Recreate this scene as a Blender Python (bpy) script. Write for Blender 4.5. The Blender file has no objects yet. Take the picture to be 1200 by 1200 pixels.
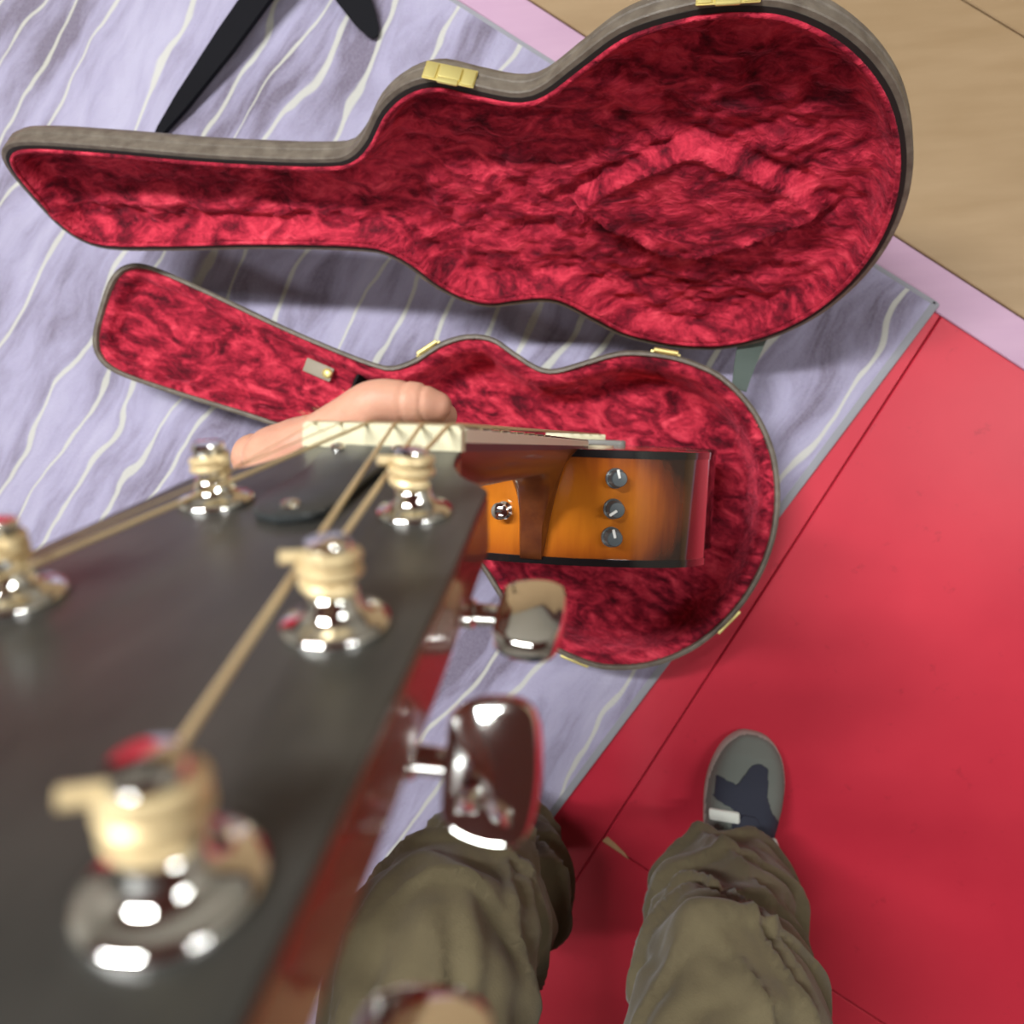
import bpy, bmesh, math, random
import numpy as np
from mathutils import Vector, Matrix

random.seed(4)
SC = bpy.context.scene
COL = SC.collection
R = math.radians

# ------------------------------------------------------------------ camera
cam_d = bpy.data.cameras.new('camera')
cam = bpy.data.objects.new('camera', cam_d)
COL.objects.link(cam)
cam_d.sensor_width = 36.0
cam_d.lens = 25.5
cam_d.clip_start = 0.005
cam_d.dof.use_dof = True
cam_d.dof.focus_distance = 0.43
cam_d.dof.aperture_fstop = 10.5
cam.matrix_world = Matrix((
    (0.98675080, -0.00952725, 0.16196323, 0.0),
    (0.0, 0.99827437, 0.05872202, 0.0),
    (-0.16224321, -0.05794400, 0.98504804, 1.12),
    (0, 0, 0, 1)))
SC.camera = cam

# ------------------------------------------------------------------ world, light, exposure
wd = bpy.data.worlds.new('room_air')
SC.world = wd
wd.use_nodes = True
wd.node_tree.nodes['Background'].inputs[0].default_value = (0.80, 0.86, 1.0, 1)
wd.node_tree.nodes['Background'].inputs[1].default_value = 0.25
SC.view_settings.view_transform = 'Standard'
SC.view_settings.look = 'None'
SC.view_settings.gamma = 1.0
SC.view_settings.use_curve_mapping = False
SC.view_settings.exposure = 0.02
LAMP_W = 38.0          # each ceiling tube light
LAMP_POS = [(-0.85, 0.70, 2.66), (1.95, 0.30, 2.66), (-0.75, -1.30, 2.66)]  # second and third are unseen lamps added as fill
LAMP_GAIN = [2.15, 0.75, 0.45]


# ------------------------------------------------------------------ helpers
def tag(o, label=None, cat=None, group=None, kind=None):
    if label: o['label'] = label
    if cat: o['category'] = cat
    if group: o['group'] = group
    if kind: o['kind'] = kind
    return o


def empty(name, mat=None, parent=None):
    o = bpy.data.objects.new(name, None)
    o.empty_display_size = 0.05
    COL.objects.link(o)
    if parent: o.parent = parent
    if mat is not None: o.matrix_local = mat
    return o


def link_mesh(name, me, mat, parent=None, smooth=True, sharp=None):
    if mat is not None and len(me.materials) == 0: me.materials.append(mat)
    if smooth and len(me.polygons):
        me.polygons.foreach_set('use_smooth', [True] * len(me.polygons))
        if sharp is not None:
            me.set_sharp_from_angle(angle=R(sharp))
    o = bpy.data.objects.new(name, me)
    COL.objects.link(o)
    if parent: o.parent = parent
    return o


def mesh(name, vs, fs, mat, parent=None, smooth=True, sharp=40):
    me = bpy.data.meshes.new(name)
    me.from_pydata([tuple(v) for v in vs], [], fs)
    me.validate()
    bm = bmesh.new(); bm.from_mesh(me)
    bmesh.ops.recalc_face_normals(bm, faces=bm.faces)
    bm.to_mesh(me); bm.free()
    return link_mesh(name, me, mat, parent, smooth, sharp)


def from_bm(name, bm, mat, parent=None, smooth=True, sharp=40, recalc=True):
    me = bpy.data.meshes.new(name)
    if recalc: bmesh.ops.recalc_face_normals(bm, faces=bm.faces)
    bm.to_mesh(me); bm.free()
    return link_mesh(name, me, mat, parent, smooth, sharp)


def box_bm(sx, sy, sz, c=(0, 0, 0), bev=0.0, seg=2, M=None):
    bm = bmesh.new()
    bmesh.ops.create_cube(bm, size=1.0)
    bmesh.ops.scale(bm, vec=(sx, sy, sz), verts=bm.verts)
    if bev > 0:
        bmesh.ops.bevel(bm, geom=bm.edges[:], offset=bev, segments=seg, profile=0.5, affect='EDGES')
    if M is not None: bmesh.ops.transform(bm, matrix=M, verts=bm.verts)
    bmesh.ops.translate(bm, vec=c, verts=bm.verts)
    return bm


def rings_mesh(rings, cap=True, close=True):
    """list of rings (each a list of points) -> verts, faces"""
    vs, fs = [], []
    n = len(rings[0])
    for r in rings: vs += [tuple(p) for p in r]
    for i in range(len(rings) - 1):
        for j in range(n if close else n - 1):
            k = (j + 1) % n
            fs.append((i * n + j, i * n + k, (i + 1) * n + k, (i + 1) * n + j))
    if cap:
        fs.append(tuple(range(n))[::-1])
        fs.append(tuple(range((len(rings) - 1) * n, len(rings) * n)))
    return vs, fs


def tube_geo(path, rad, n=10, cap=True, closed=False):
    path = [Vector(p) for p in path]
    m = len(path)
    if not isinstance(rad, (list, tuple)): rad = [rad] * m
    rings = []
    up = None
    for i, p in enumerate(path):
        if closed:
            t = path[(i + 1) % m] - path[i - 1]
        else:
            t = path[min(i + 1, m - 1)] - path[max(i - 1, 0)]
        t.normalize()
        if up is None:
            up = Vector((0, 0, 1)) if abs(t.z) < 0.9 else Vector((1, 0, 0))
        a = t.cross(up)
        if a.length < 1e-6: a = t.cross(Vector((0, 1, 0)))
        a.normalize()
        b = a.cross(t); b.normalize()
        up = b
        rings.append([p + (a * math.cos(2 * math.pi * k / n) + b * math.sin(2 * math.pi * k / n)) * rad[i] for k in range(n)])
    if closed: rings.append(rings[0]); cap = False
    return rings_mesh(rings, cap)


def tube(name, path, rad, mat, parent=None, n=10, closed=False):
    vs, fs = tube_geo(path, rad, n, True, closed)
    return mesh(name, vs, fs, mat, parent)


def lathe(name, prof, mat, parent=None, n=28, M=None, sharp=40):
    """prof: (r, z) list, axis z"""
    rings = []
    for r, z in prof:
        rings.append([Vector((r * math.cos(2 * math.pi * k / n), r * math.sin(2 * math.pi * k / n), z)) for k in range(n)])
    if M is not None: rings = [[M @ p for p in r] for r in rings]
    vs, fs = rings_mesh(rings, True)
    return mesh(name, vs, fs, mat, parent, True, sharp)


def catmull(pts, sub=8, closed=False):
    pts = [np.array(p, float) for p in pts]
    n = len(pts); out = []
    rng = n if closed else n - 1
    for i in range(rng):
        if closed: p0, p1, p2, p3 = pts[i - 1], pts[i], pts[(i + 1) % n], pts[(i + 2) % n]
        else: p0, p1, p2, p3 = pts[max(i - 1, 0)], pts[i], pts[i + 1], pts[min(i + 2, n - 1)]
        for k in range(sub):
            t = k / sub
            out.append(0.5 * ((2 * p1) + (-p0 + p2) * t + (2 * p0 - 5 * p1 + 4 * p2 - p3) * t * t + (-p0 + 3 * p1 - 3 * p2 + p3) * t ** 3))
    if not closed: out.append(pts[-1])
    return out


def prism_bm(poly, z0, z1, bev=0.0, seg=2):
    bm = bmesh.new()
    lo = [bm.verts.new((p[0], p[1], z0)) for p in poly]
    f = bm.faces.new(lo)
    r = bmesh.ops.extrude_face_region(bm, geom=[f])
    vs = [v for v in r['geom'] if isinstance(v, bmesh.types.BMVert)]
    bmesh.ops.translate(bm, vec=(0, 0, z1 - z0), verts=vs)
    if bev > 0:
        es = [e for e in bm.edges if abs(e.verts[0].co.z - e.verts[1].co.z) < 1e-9]
        bmesh.ops.bevel(bm, geom=es, offset=bev, segments=seg, profile=0.5, affect='EDGES')
    return bm


_rs = np.random.RandomState(7)
_lat = _rs.rand(64, 64, 64)


def vnoise(x, y, z=0.0):
    x = np.asarray(x, float); y = np.asarray(y, float); z = np.asarray(z, float) + 0 * x
    xi = np.floor(x).astype(int); yi = np.floor(y).astype(int); zi = np.floor(z).astype(int)
    fx = x - xi; fy = y - yi; fz = z - zi
    fx = fx * fx * (3 - 2 * fx); fy = fy * fy * (3 - 2 * fy); fz = fz * fz * (3 - 2 * fz)
    def L(a, b, c): return _lat[(xi + a) % 64, (yi + b) % 64, (zi + c) % 64]
    def mix(a, b, t): return a + (b - a) * t
    return mix(mix(mix(L(0, 0, 0), L(1, 0, 0), fx), mix(L(0, 1, 0), L(1, 1, 0), fx), fy),
               mix(mix(L(0, 0, 1), L(1, 0, 1), fx), mix(L(0, 1, 1), L(1, 1, 1), fx), fy), fz) - 0.5


def sstep(a, b, x):
    t = np.clip((x - a) / (b - a), 0, 1)
    return t * t * (3 - 2 * t)


def remeshed(name, geos, mat, parent, voxel, smooth=6, disp=None, fac=0.5):
    """union of closed shells through a voxel remesh, then optional displacement of the vertices"""
    vs, fs = [], []
    for v, f in geos:
        o = len(vs); vs += [tuple(p) for p in v]; fs += [tuple(i + o for i in q) for q in f]
    me = bpy.data.meshes.new('tmp'); me.from_pydata(vs, [], fs)
    bm = bmesh.new(); bm.from_mesh(me); bmesh.ops.recalc_face_normals(bm, faces=bm.faces); bm.to_mesh(me); bm.free()
    o = bpy.data.objects.new('tmp', me); COL.objects.link(o)
    m = o.modifiers.new('r', 'REMESH'); m.mode = 'VOXEL'; m.voxel_size = voxel
    s = o.modifiers.new('s', 'SMOOTH'); s.iterations = smooth; s.factor = fac
    dg = bpy.context.evaluated_depsgraph_get()
    me2 = bpy.data.meshes.new_from_object(o.evaluated_get(dg))
    bpy.data.objects.remove(o); bpy.data.meshes.remove(me)
    me2.name = name
    if disp is not None:
        n = len(me2.vertices)
        co = np.empty(n * 3); me2.vertices.foreach_get('co', co); co = co.reshape(-1, 3)
        no = np.array([v.normal[:] for v in me2.vertices])
        co = co + no * disp(co)[:, None]
        me2.vertices.foreach_set('co', co.ravel()); me2.update()
    me2.materials.clear()
    return link_mesh(name, me2, mat, parent, True, None)


def capsule(path, rad, n=14):
    """tapered chain with rounded ends"""
    P = [Vector(p) for p in path]
    r = list(rad)
    d0 = (P[0] - P[1]).normalized(); d1 = (P[-1] - P[-2]).normalized()
    pa, ra = [], []
    for k in (0.98, 0.8, 0.45):
        pa.append(P[0] + d0 * r[0] * k); ra.append(r[0] * math.sqrt(1 - k * k))
    pb, rb = [], []
    for k in (0.45, 0.8, 0.98):
        pb.append(P[-1] + d1 * r[-1] * k); rb.append(r[-1] * math.sqrt(1 - k * k))
    pts = [np.array((*p, q)) for p, q in zip(P, r)]
    if len(pts) > 2: pts = catmull(pts, 5)
    mid = [Vector(q[:3]) for q in pts]; mr = [float(q[3]) for q in pts]
    return tube_geo(pa + mid + pb, ra + mr + rb, n)


# ------------------------------------------------------------------ materials
def pmat(name, col, rough=0.5, metal=0.0, coat=0.0, spec=0.5, sheen=0.0):
    m = bpy.data.materials.new(name); m.use_nodes = True
    b = m.node_tree.nodes['Principled BSDF']
    b.inputs['Base Color'].default_value = (*col, 1)
    b.inputs['Roughness'].default_value = rough
    b.inputs['Metallic'].default_value = metal
    b.inputs['Coat Weight'].default_value = coat
    b.inputs['Coat Roughness'].default_value = 0.06
    b.inputs['Specular IOR Level'].default_value = spec
    b.inputs['Sheen Weight'].default_value = sheen
    return m


class NT:
    def __init__(s, m): s.t = m.node_tree; s.b = s.t.nodes['Principled BSDF']
    def n(s, typ, **kw):
        x = s.t.nodes.new(typ)
        for k, v in kw.items():
            if k in x.inputs.keys(): x.inputs[k].default_value = v
            else: setattr(x, k, v)
        return x
    def l(s, a, b): s.t.links.new(a, b)
    def coord(s, scale=(1, 1, 1), rot=(0, 0, 0)):
        c = s.n('ShaderNodeTexCoord'); m = s.n('ShaderNodeMapping')
        m.inputs['Scale'].default_value = scale; m.inputs['Rotation'].default_value = rot
        s.l(c.outputs['Object'], m.inputs['Vector']); return m.outputs[0]
    def noise(s, vec, scale, detail=4, rough=0.55, dist=0.0):
        x = s.n('ShaderNodeTexNoise'); x.inputs['Scale'].default_value = scale
        x.inputs['Detail'].default_value = detail; x.inputs['Roughness'].default_value = rough
        x.inputs['Distortion'].default_value = dist
        s.l(vec, x.inputs['Vector']); return x.outputs['Fac']
    def ramp(s, fac, stops):
        x = s.n('ShaderNodeValToRGB'); e = x.color_ramp.elements
        while len(e) < len(stops): e.new(0.5)
        for i, (p, c) in enumerate(stops): e[i].position = p; e[i].color = (*c, 1)
        s.l(fac, x.inputs[0]); return x.outputs[0]
    def bump(s, h, strength=0.3, dist=0.002):
        x = s.n('ShaderNodeBump'); x.inputs['Strength'].default_value = strength; x.inputs['Distance'].default_value = dist
        s.l(h, x.inputs['Height']); s.l(x.outputs[0], s.b.inputs['Normal']); return x
    def math(s, op, a, b=None):
        x = s.n('ShaderNodeMath', operation=op)
        for i, q in enumerate((a, b)):
            if q is None: continue
            if isinstance(q, (int, float)): x.inputs[i].default_value = q
            else: s.l(q, x.inputs[i])
        return x.outputs[0]
    def mix(s, f, a, b, mode='MIX'):
        x = s.n('ShaderNodeMix', data_type='RGBA', blend_type=mode)
        for i, q in ((0, f), (6, a), (7, b)):
            if isinstance(q, (int, float)): x.inputs[i].default_value = q
            elif isinstance(q, tuple): x.inputs[i].default_value = (*q, 1)
            else: s.l(q, x.inputs[i])
        return x.outputs[2]


M = {}
M['chrome'] = pmat('chrome', (0.82, 0.82, 0.80), 0.07, 1.0)
M['brass'] = pmat('brass', (0.88, 0.76, 0.30), 0.45, 0.7)
M['bone'] = pmat('bone', (0.64, 0.59, 0.40), 0.45)
M['black_plastic'] = pmat('black_plastic', (0.012, 0.012, 0.013), 0.35)
M['cover_plastic'] = pmat('cover_plastic', (0.030, 0.034, 0.036), 0.32)
M['black_gloss'] = pmat('black_gloss', (0.008, 0.008, 0.009), 0.15, coat=0.5)
M['knob_grey'] = pmat('knob_grey', (0.07, 0.085, 0.095), 0.35)
M['white_paint'] = pmat('white_paint', (0.8, 0.8, 0.78), 0.5)
M['binding_cream'] = pmat('binding_cream', (0.80, 0.76, 0.58), 0.3)
M['rosewood'] = pmat('rosewood', (0.035, 0.014, 0.009), 0.4)
M['bridge_wood'] = pmat('bridge_wood', (0.19, 0.19, 0.18), 0.4)
M['stand_black'] = pmat('stand_black', (0.006, 0.006, 0.009), 0.75, spec=0.15)
M['webbing'] = pmat('webbing', (0.085, 0.11, 0.10), 0.85)
M['leather_tab'] = pmat('leather_tab', (0.30, 0.26, 0.20), 0.6)
M['gasket'] = pmat('gasket', (0.012, 0.010, 0.010), 0.6)
M['shirt'] = pmat('shirt', (0.03, 0.03, 0.035), 0.9)
M['sock'] = pmat('sock', (0.75, 0.77, 0.72), 0.9)


def m_string(name='bronze_string'):
    m = pmat(name, (0.74, 0.58, 0.33), 0.42, 0.35); t = NT(m)
    return m
M['string'] = m_string()


def m_plush():
    m = pmat('red_crushed_plush', (0.42, 0.012, 0.03), 0.75, sheen=0.7, spec=0.2); t = NT(m)
    t.b.inputs['Sheen Tint'].default_value = (1.0, 0.12, 0.20, 1)
    t.b.inputs['Sheen Roughness'].default_value = 0.35
    v = t.coord((1, 1.9, 1))
    big = t.noise(v, 17, 5, 0.62, 1.2)
    fine = t.noise(v, 75, 4, 0.7, 0.8)
    mixf = t.math('ADD', t.math('MULTIPLY', big, 0.72), t.math('MULTIPLY', fine, 0.28))
    c = t.ramp(mixf, [(0.38, (0.075, 0.002, 0.009)), (0.47, (0.25, 0.007, 0.024)), (0.56, (0.55, 0.028, 0.060)), (0.67, (0.80, 0.072, 0.115))])
    t.l(c, t.b.inputs['Base Color'])
    t.bump(mixf, 0.9, 0.012)
    return m
M['plush'] = m_plush()


def m_vinyl():
    m = pmat('brown_case_vinyl', (0.13, 0.105, 0.085), 0.5); t = NT(m)
    v = t.coord()
    n = t.noise(v, 60, 4, 0.6)
    t.l(t.ramp(n, [(0.3, (0.10, 0.078, 0.062)), (0.7, (0.185, 0.155, 0.125))]), t.b.inputs['Base Color'])
    t.bump(t.noise(v, 700, 2), 0.35, 0.001)
    return m
M['vinyl'] = m_vinyl()


def m_rug():
    m = pmat('lavender_rug_pile', (0.45, 0.42, 0.62), 0.95, spec=0.1, sheen=0.3); t = NT(m)
    c = t.n('ShaderNodeTexCoord'); sp = t.n('ShaderNodeSeparateXYZ'); t.l(c.outputs['Object'], sp.inputs[0])
    v = t.coord((0.55, 1, 1))
    warp = t.math('MULTIPLY', t.math('SUBTRACT', t.noise(v, 4.5, 2, 0.5), 0.5), 0.16)
    warp2 = t.math('MULTIPLY', t.math('SUBTRACT', t.noise(v, 16, 2, 0.5), 0.5), 0.035)
    y = t.math('ADD', t.math('ADD', sp.outputs[1], warp), warp2)
    # base: soft streaks along the length
    cm = t.n('ShaderNodeCombineXYZ'); t.l(t.math('MULTIPLY', sp.outputs[0], 0.22), cm.inputs[0]); t.l(y, cm.inputs[1])
    st = t.noise(cm.outputs[0], 21, 4, 0.6)
    st2 = t.noise(cm.outputs[0], 5.5, 2, 0.5)
    fl = t.noise(t.coord(), 240, 3, 0.7)
    tot = t.math('ADD', t.math('MULTIPLY', st, 0.55), t.math('MULTIPLY', st2, 0.45))
    base = t.ramp(tot, [(0.39, (0.13, 0.095, 0.16)), (0.46, (0.28, 0.245, 0.38)), (0.53, (0.385, 0.35, 0.53)), (0.63, (0.48, 0.45, 0.63))])
    base = t.mix(t.math('MULTIPLY', fl, 0.45), base, (0.50, 0.49, 0.60))
    # cream wavy stripes of irregular spacing
    u = t.math('MULTIPLY', y, 16.0)
    fr = t.math('ABSOLUTE', t.math('SUBTRACT', t.math('FRACT', u), 0.5))
    cell = t.n('ShaderNodeTexWhiteNoise', noise_dimensions='1D'); t.l(t.math('FLOOR', u), cell.inputs['W'])
    wid = t.math('MULTIPLY', t.math('GREATER_THAN', cell.outputs[0], 0.22), t.math('ADD', 0.035, t.math('MULTIPLY', cell.outputs[0], 0.06)))
    brk = t.noise(t.coord((0.6, 1, 1)), 7, 2)
    wid = t.math('MULTIPLY', wid, t.math('ADD', 0.35, t.math('MULTIPLY', brk, 1.3)))
    line = t.math('SUBTRACT', 1.0, t.math('DIVIDE', fr, t.math('ADD', wid, 0.0001)))
    line = t.math('MINIMUM', t.math('MAXIMUM', t.math('MULTIPLY', line, 2.2), 0.0), 1.0)
    t.l(t.mix(t.math('MULTIPLY', line, 0.72), base, (0.66, 0.66, 0.57)), t.b.inputs['Base Color'])
    t.bump(fl, 0.5, 0.004)
    return m
M['rug'] = m_rug()
M['rug_binding'] = pmat('rug_binding', (0.30, 0.30, 0.34), 0.9)


def m_redpaint():
    m = pmat('red_painted_board', (0.55, 0.02, 0.04), 0.42, spec=0.4); t = NT(m)
    v = t.coord()
    n = t.noise(v, 3.0, 4, 0.55)
    c = t.ramp(n, [(0.3, (0.52, 0.020, 0.046)), (0.7, (0.62, 0.032, 0.060))])
    sc = t.noise(v, 26, 5, 0.7)
    msk = t.ramp(sc, [(0.62, (0, 0, 0)), (0.70, (1, 1, 1))])
    c = t.mix(t.math('MULTIPLY', msk, 0.35), c, (0.25, 0.008, 0.02))
    t.l(c, t.b.inputs['Base Color'])
    t.bump(t.noise(v, 35, 4), 0.10, 0.002)
    return m
M['red_board'] = m_redpaint()
M['bare_wood'] = pmat('bare_wood', (0.55, 0.33, 0.17), 0.7)


def m_board(name, a, b):
    m = pmat(name, a, 0.5); t = NT(m)
    t.l(t.ramp(t.noise(t.coord((1, 6, 1)), 6, 4), [(0.3, a), (0.7, b)]), t.b.inputs['Base Color'])
    return m
M['pink_board'] = m_board('pink_board', (0.50, 0.31, 0.45), (0.54, 0.34, 0.48))
M['tan_board'] = m_board('tan_board', (0.32, 0.21, 0.11), (0.37, 0.25, 0.14))
M['subfloor'] = pmat('subfloor', (0.05, 0.012, 0.012), 0.9)
M['wall'] = pmat('wall_paint', (0.40, 0.38, 0.33), 0.8)
M['ceiling'] = pmat('ceiling_paint', (0.20, 0.085, 0.075), 0.8)


def m_headface():
    m = pmat('headstock_veneer', (0.050, 0.050, 0.047), 0.38, coat=0.25, spec=0.5); t = NT(m)
    t.b.inputs['Coat Roughness'].default_value = 0.3
    v = t.coord((1, 1, 0.25))
    t.l(t.ramp(t.noise(v, 45, 5, 0.6), [(0.3, (0.018, 0.019, 0.018)), (0.7, (0.055, 0.051, 0.046))]), t.b.inputs['Base Color'])
    return m
M['headface'] = m_headface()


def m_mahogany():
    m = pmat('red_mahogany', (0.20, 0.035, 0.018), 0.22, coat=0.6); t = NT(m)
    v = t.coord((1, 1, 0.08))
    t.l(t.ramp(t.noise(v, 90, 4, 0.6), [(0.3, (0.145, 0.022, 0.012)), (0.7, (0.25, 0.048, 0.022))]), t.b.inputs['Base Color'])
    return m
M['mahogany'] = m_mahogany()


def m_neckwood():
    m = pmat('neck_wood', (0.20, 0.055, 0.014), 0.34, coat=0.15, spec=0.35); t = NT(m)
    v = t.coord((1, 1, 0.08))
    t.l(t.ramp(t.noise(v, 80, 4, 0.6), [(0.3, (0.085, 0.019, 0.007)), (0.7, (0.15, 0.040, 0.011))]), t.b.inputs['Base Color'])
    return m
M['neckwood'] = m_neckwood()


def m_burst():
    """sunburst lacquer on the rims: amber in the middle of the depth, brown to the edges and towards the waist"""
    m = pmat('sunburst_side', (0.5, 0.17, 0.02), 0.16, coat=1.0); t = NT(m)
    c = t.n('ShaderNodeTexCoord'); sp = t.n('ShaderNodeSeparateXYZ'); t.l(c.outputs['Object'], sp.inputs[0])
    edge = t.math('DIVIDE', t.math('ABSOLUTE', t.math('ADD', sp.outputs[1], 0.055)), 0.055)      # 0 mid depth, 1 at the edge
    e1 = t.math('POWER', edge, 1.9)
    side = t.math('MAXIMUM', t.math('DIVIDE', t.math('SUBTRACT', t.math('ABSOLUTE', sp.outputs[0]), 0.070), 0.065), 0.0)
    g = t.math('ADD', t.math('MULTIPLY', e1, 0.72), t.math('MULTIPLY', side, 1.0))
    fl = t.noise(t.coord((1, 0.12, 1)), 120, 3, 0.6)
    g = t.math('ADD', g, t.math('MULTIPLY', t.math('SUBTRACT', fl, 0.5), 0.32))
    col = t.ramp(g, [(0.0, (0.52, 0.155, 0.011)), (0.26, (0.36, 0.088, 0.008)), (0.55, (0.15, 0.028, 0.006)), (0.85, (0.020, 0.006, 0.004))])
    t.l(col, t.b.inputs['Base Color'])
    return m
M['burst'] = m_burst()
M['spruce'] = pmat('spruce_top', (0.52, 0.24, 0.06), 0.2, coat=0.8)
M['backwood'] = pmat('back_wood', (0.10, 0.025, 0.01), 0.2, coat=0.8)


def m_skin():
    m = pmat('skin', (0.66, 0.36, 0.26), 0.5, spec=0.35); t = NT(m)
    b = t.b
    b.inputs['Subsurface Weight'].default_value = 0.12
    b.inputs['Subsurface Radius'].default_value = (0.006, 0.002, 0.001)
    b.inputs['Subsurface Scale'].default_value = 1.0
    v = t.coord()
    t.l(t.ramp(t.noise(v, 55, 4, 0.6), [(0.3, (0.50, 0.235, 0.165)), (0.7, (0.60, 0.325, 0.225))]), b.inputs['Base Color'])
    t.bump(t.noise(v, 900, 3), 0.15, 0.0006)
    return m
M['skin'] = m_skin()


def m_trouser():
    m = pmat('olive_cotton', (0.17, 0.135, 0.08), 0.92, spec=0.15, sheen=0.15); t = NT(m)
    v = t.coord()
    t.l(t.ramp(t.noise(v, 14, 4, 0.6), [(0.3, (0.096, 0.076, 0.045)), (0.7, (0.138, 0.112, 0.064))]), t.b.inputs['Base Color'])
    t.bump(t.noise(v, 500, 2), 0.25, 0.0012)
    return m
M['trouser'] = m_trouser()
M['shoe_grey'] = pmat('shoe_grey_suede', (0.15, 0.165, 0.15), 0.85)
M['shoe_navy'] = pmat('shoe_navy_mesh', (0.022, 0.025, 0.045), 0.8)
M['sole'] = pmat('shoe_sole', (0.42, 0.40, 0.37), 0.7)

# ------------------------------------------------------------------ the room
E1 = Vector((0.569, 0.822, 0)).normalized()      # along the rug's length
E2 = Vector((-E1.y, E1.x, 0))                     # into the rug
CORN = Vector((0.4233, 0.2312, 0))                # the rug's far right corner


def slab(name, poly, z0, z1, mat, parent, bev=0.0015):
    return from_bm(name, prism_bm([(p[0], p[1]) for p in poly], z0, z1, bev, 1), mat, parent, True, 30)


fl = from_bm('floor', box_bm(5.4, 5.4, 0.02, (0, 0, -0.045)), M['subfloor'], None, False)
tag(fl, kind='structure')
Q = Vector((0.506, 0.863, 0)).normalized()
QN = Vector((0.863, -0.506, 0)).normalized()
PC = Vector((-0.0409, -0.5846, 0))                # corner of the large red panel
g = 0.0009
lim = 2.0
# line along the rug's far edge: everything beyond is the pale floor
T = (Vector((0.814, -0.581, 0))).normalized()
TN = Vector((0.581, 0.814, 0)).normalized()
B0 = CORN - TN * 0.010


def meet(p, d, q, e):
    # intersection of p+d*t with q+e*s
    det = d.x * (-e.y) + e.x * d.y
    r = q - p
    t = (r.x * (-e.y) + e.x * r.y) / det
    return p + d * t


pa = PC + Q * g + QN * g
far_a = meet(pa, Q, B0, T)
slab('red_panel', [pa, pa + QN * 1.7, B0 + T * 2.0, far_a], -0.02, 0.0, M['red_board'], fl)
pb = PC - QN * 0.0 + QN * (-g)
far_b = meet(pb, Q, B0, T)
slab('red_board', [pb - Q * 1.6, far_b, B0 - T * 2.6, pb - Q * 1.6 - QN * 2.0], -0.02, 0.0, M['red_board'], fl)
pc = PC - Q * g
slab('red_board', [pb - Q * 1.6 + QN * 0.0008, pc - QN * 0.0, pc + QN * 1.7, pb - Q * 1.6 + QN * 1.7], -0.02, 0.0, M['red_board'], fl)
# the chip of bare wood at the panel's corner
slab('bare_chip', [PC + QN * 0.001 + Q * 0.0, PC + QN * 0.050 - Q * 0.001, PC + QN * 0.040 + Q * 0.004, PC + QN * 0.022 + Q * 0.008, PC + QN * 0.004 + Q * 0.011], -0.004, 0.0006, M['bare_wood'], fl, 0.0)
w = 0.0
for k, (ww, mt, nm) in enumerate([(0.056, 'pink_board', 'pink_board'), (0.30, 'tan_board', 'tan_board'), (0.30, 'tan_board', 'tan_board'), (0.30, 'tan_board', 'tan_board'), (0.30, 'tan_board', 'tan_board'), (0.30, 'tan_board', 'tan_board')]):
    a = B0 + TN * (w + g); b = B0 + TN * (w + ww - g)
    slab(nm, [a - T * 2.4, a + T * 2.0, b + T * 2.0, b - T * 2.4], -0.02, 0.0, M[mt], fl)
    w += ww
for nm, sx, sy, c in [('wall_front', 5.4, 0.1, (0, 2.7, 1.35)), ('wall_back', 5.4, 0.1, (0, -2.7, 1.35)), ('wall_left', 0.1, 5.4, (-2.7, 0, 1.35)), ('wall_right', 0.1, 5.4, (2.7, 0, 1.35))]:
    tag(from_bm(nm, box_bm(sx, sy, 2.8, c), M['wall'], None, False), kind='structure')
tag(from_bm('ceiling', box_bm(5.4, 5.4, 0.1, (0, 0, 2.8)), M['ceiling'], None, False), kind='structure')

# ------------------------------------------------------------------ ceiling tube lights, two of them added as fill
em = pmat('tube_glow', (1, 1, 1), 0.5)
em.node_tree.nodes['Principled BSDF'].inputs['Emission Color'].default_value = (0.94, 1.0, 0.98, 1)
em.node_tree.nodes['Principled BSDF'].inputs['Emission Strength'].default_value = 6.0
LN = ['over the left side of the case', 'added as fill far to the right', 'added as fill behind the seated person']
for k, p in enumerate(LAMP_POS):
    r = empty('ceiling_and_fill_light', Matrix.Translation((p[0], p[1], 2.75)))
    tag(r, 'long white ceiling tube light ' + LN[k], 'light', 'ceiling tube lights')
    from_bm('housing', box_bm(1.24, 0.16, 0.05, (0, 0, -0.025), 0.006), M['white_paint'], r)
    for s in (-1, 1):
        tube('glow_tube', [(-0.6, 0.04 * s, -0.066), (0.6, 0.04 * s, -0.066)], 0.014, em, r, 12)
    ld = bpy.data.lights.new('tube_light', 'AREA'); ld.shape = 'RECTANGLE'; ld.size = 1.2; ld.size_y = 0.16
    ld.energy = LAMP_W * LAMP_GAIN[k]; ld.color = (0.98, 1.0, 0.97)
    lo = bpy.data.objects.new('tube_light', ld); COL.objects.link(lo); lo.parent = r; lo.location = (0, 0, -0.09)

# ------------------------------------------------------------------ rug
rm = Matrix.Translation(CORN) @ Matrix(((E1.x, E2.x, 0, 0), (E1.y, E2.y, 0, 0), (0, 0, 1, 0), (0, 0, 0, 1)))
rug = empty('rug', rm)
tag(rug, 'lavender rug with wavy cream stripes under the open guitar case', 'rug')
bm = box_bm(2.33, 1.7, 0.007, (-1.168, 0.853, 0.0036), 0.002)
from_bm('pile', bm, M['rug'], rug)
bw = 0.012
from_bm('binding', box_bm(2.33, bw, 0.0078, (-1.165, 0.005, 0.0039), 0.002), M['rug_binding'], rug)
from_bm('binding', box_bm(bw * 0.6, 1.7, 0.0078, (-0.003, 0.853, 0.0039), 0.002), M['rug_binding'], rug)

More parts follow.
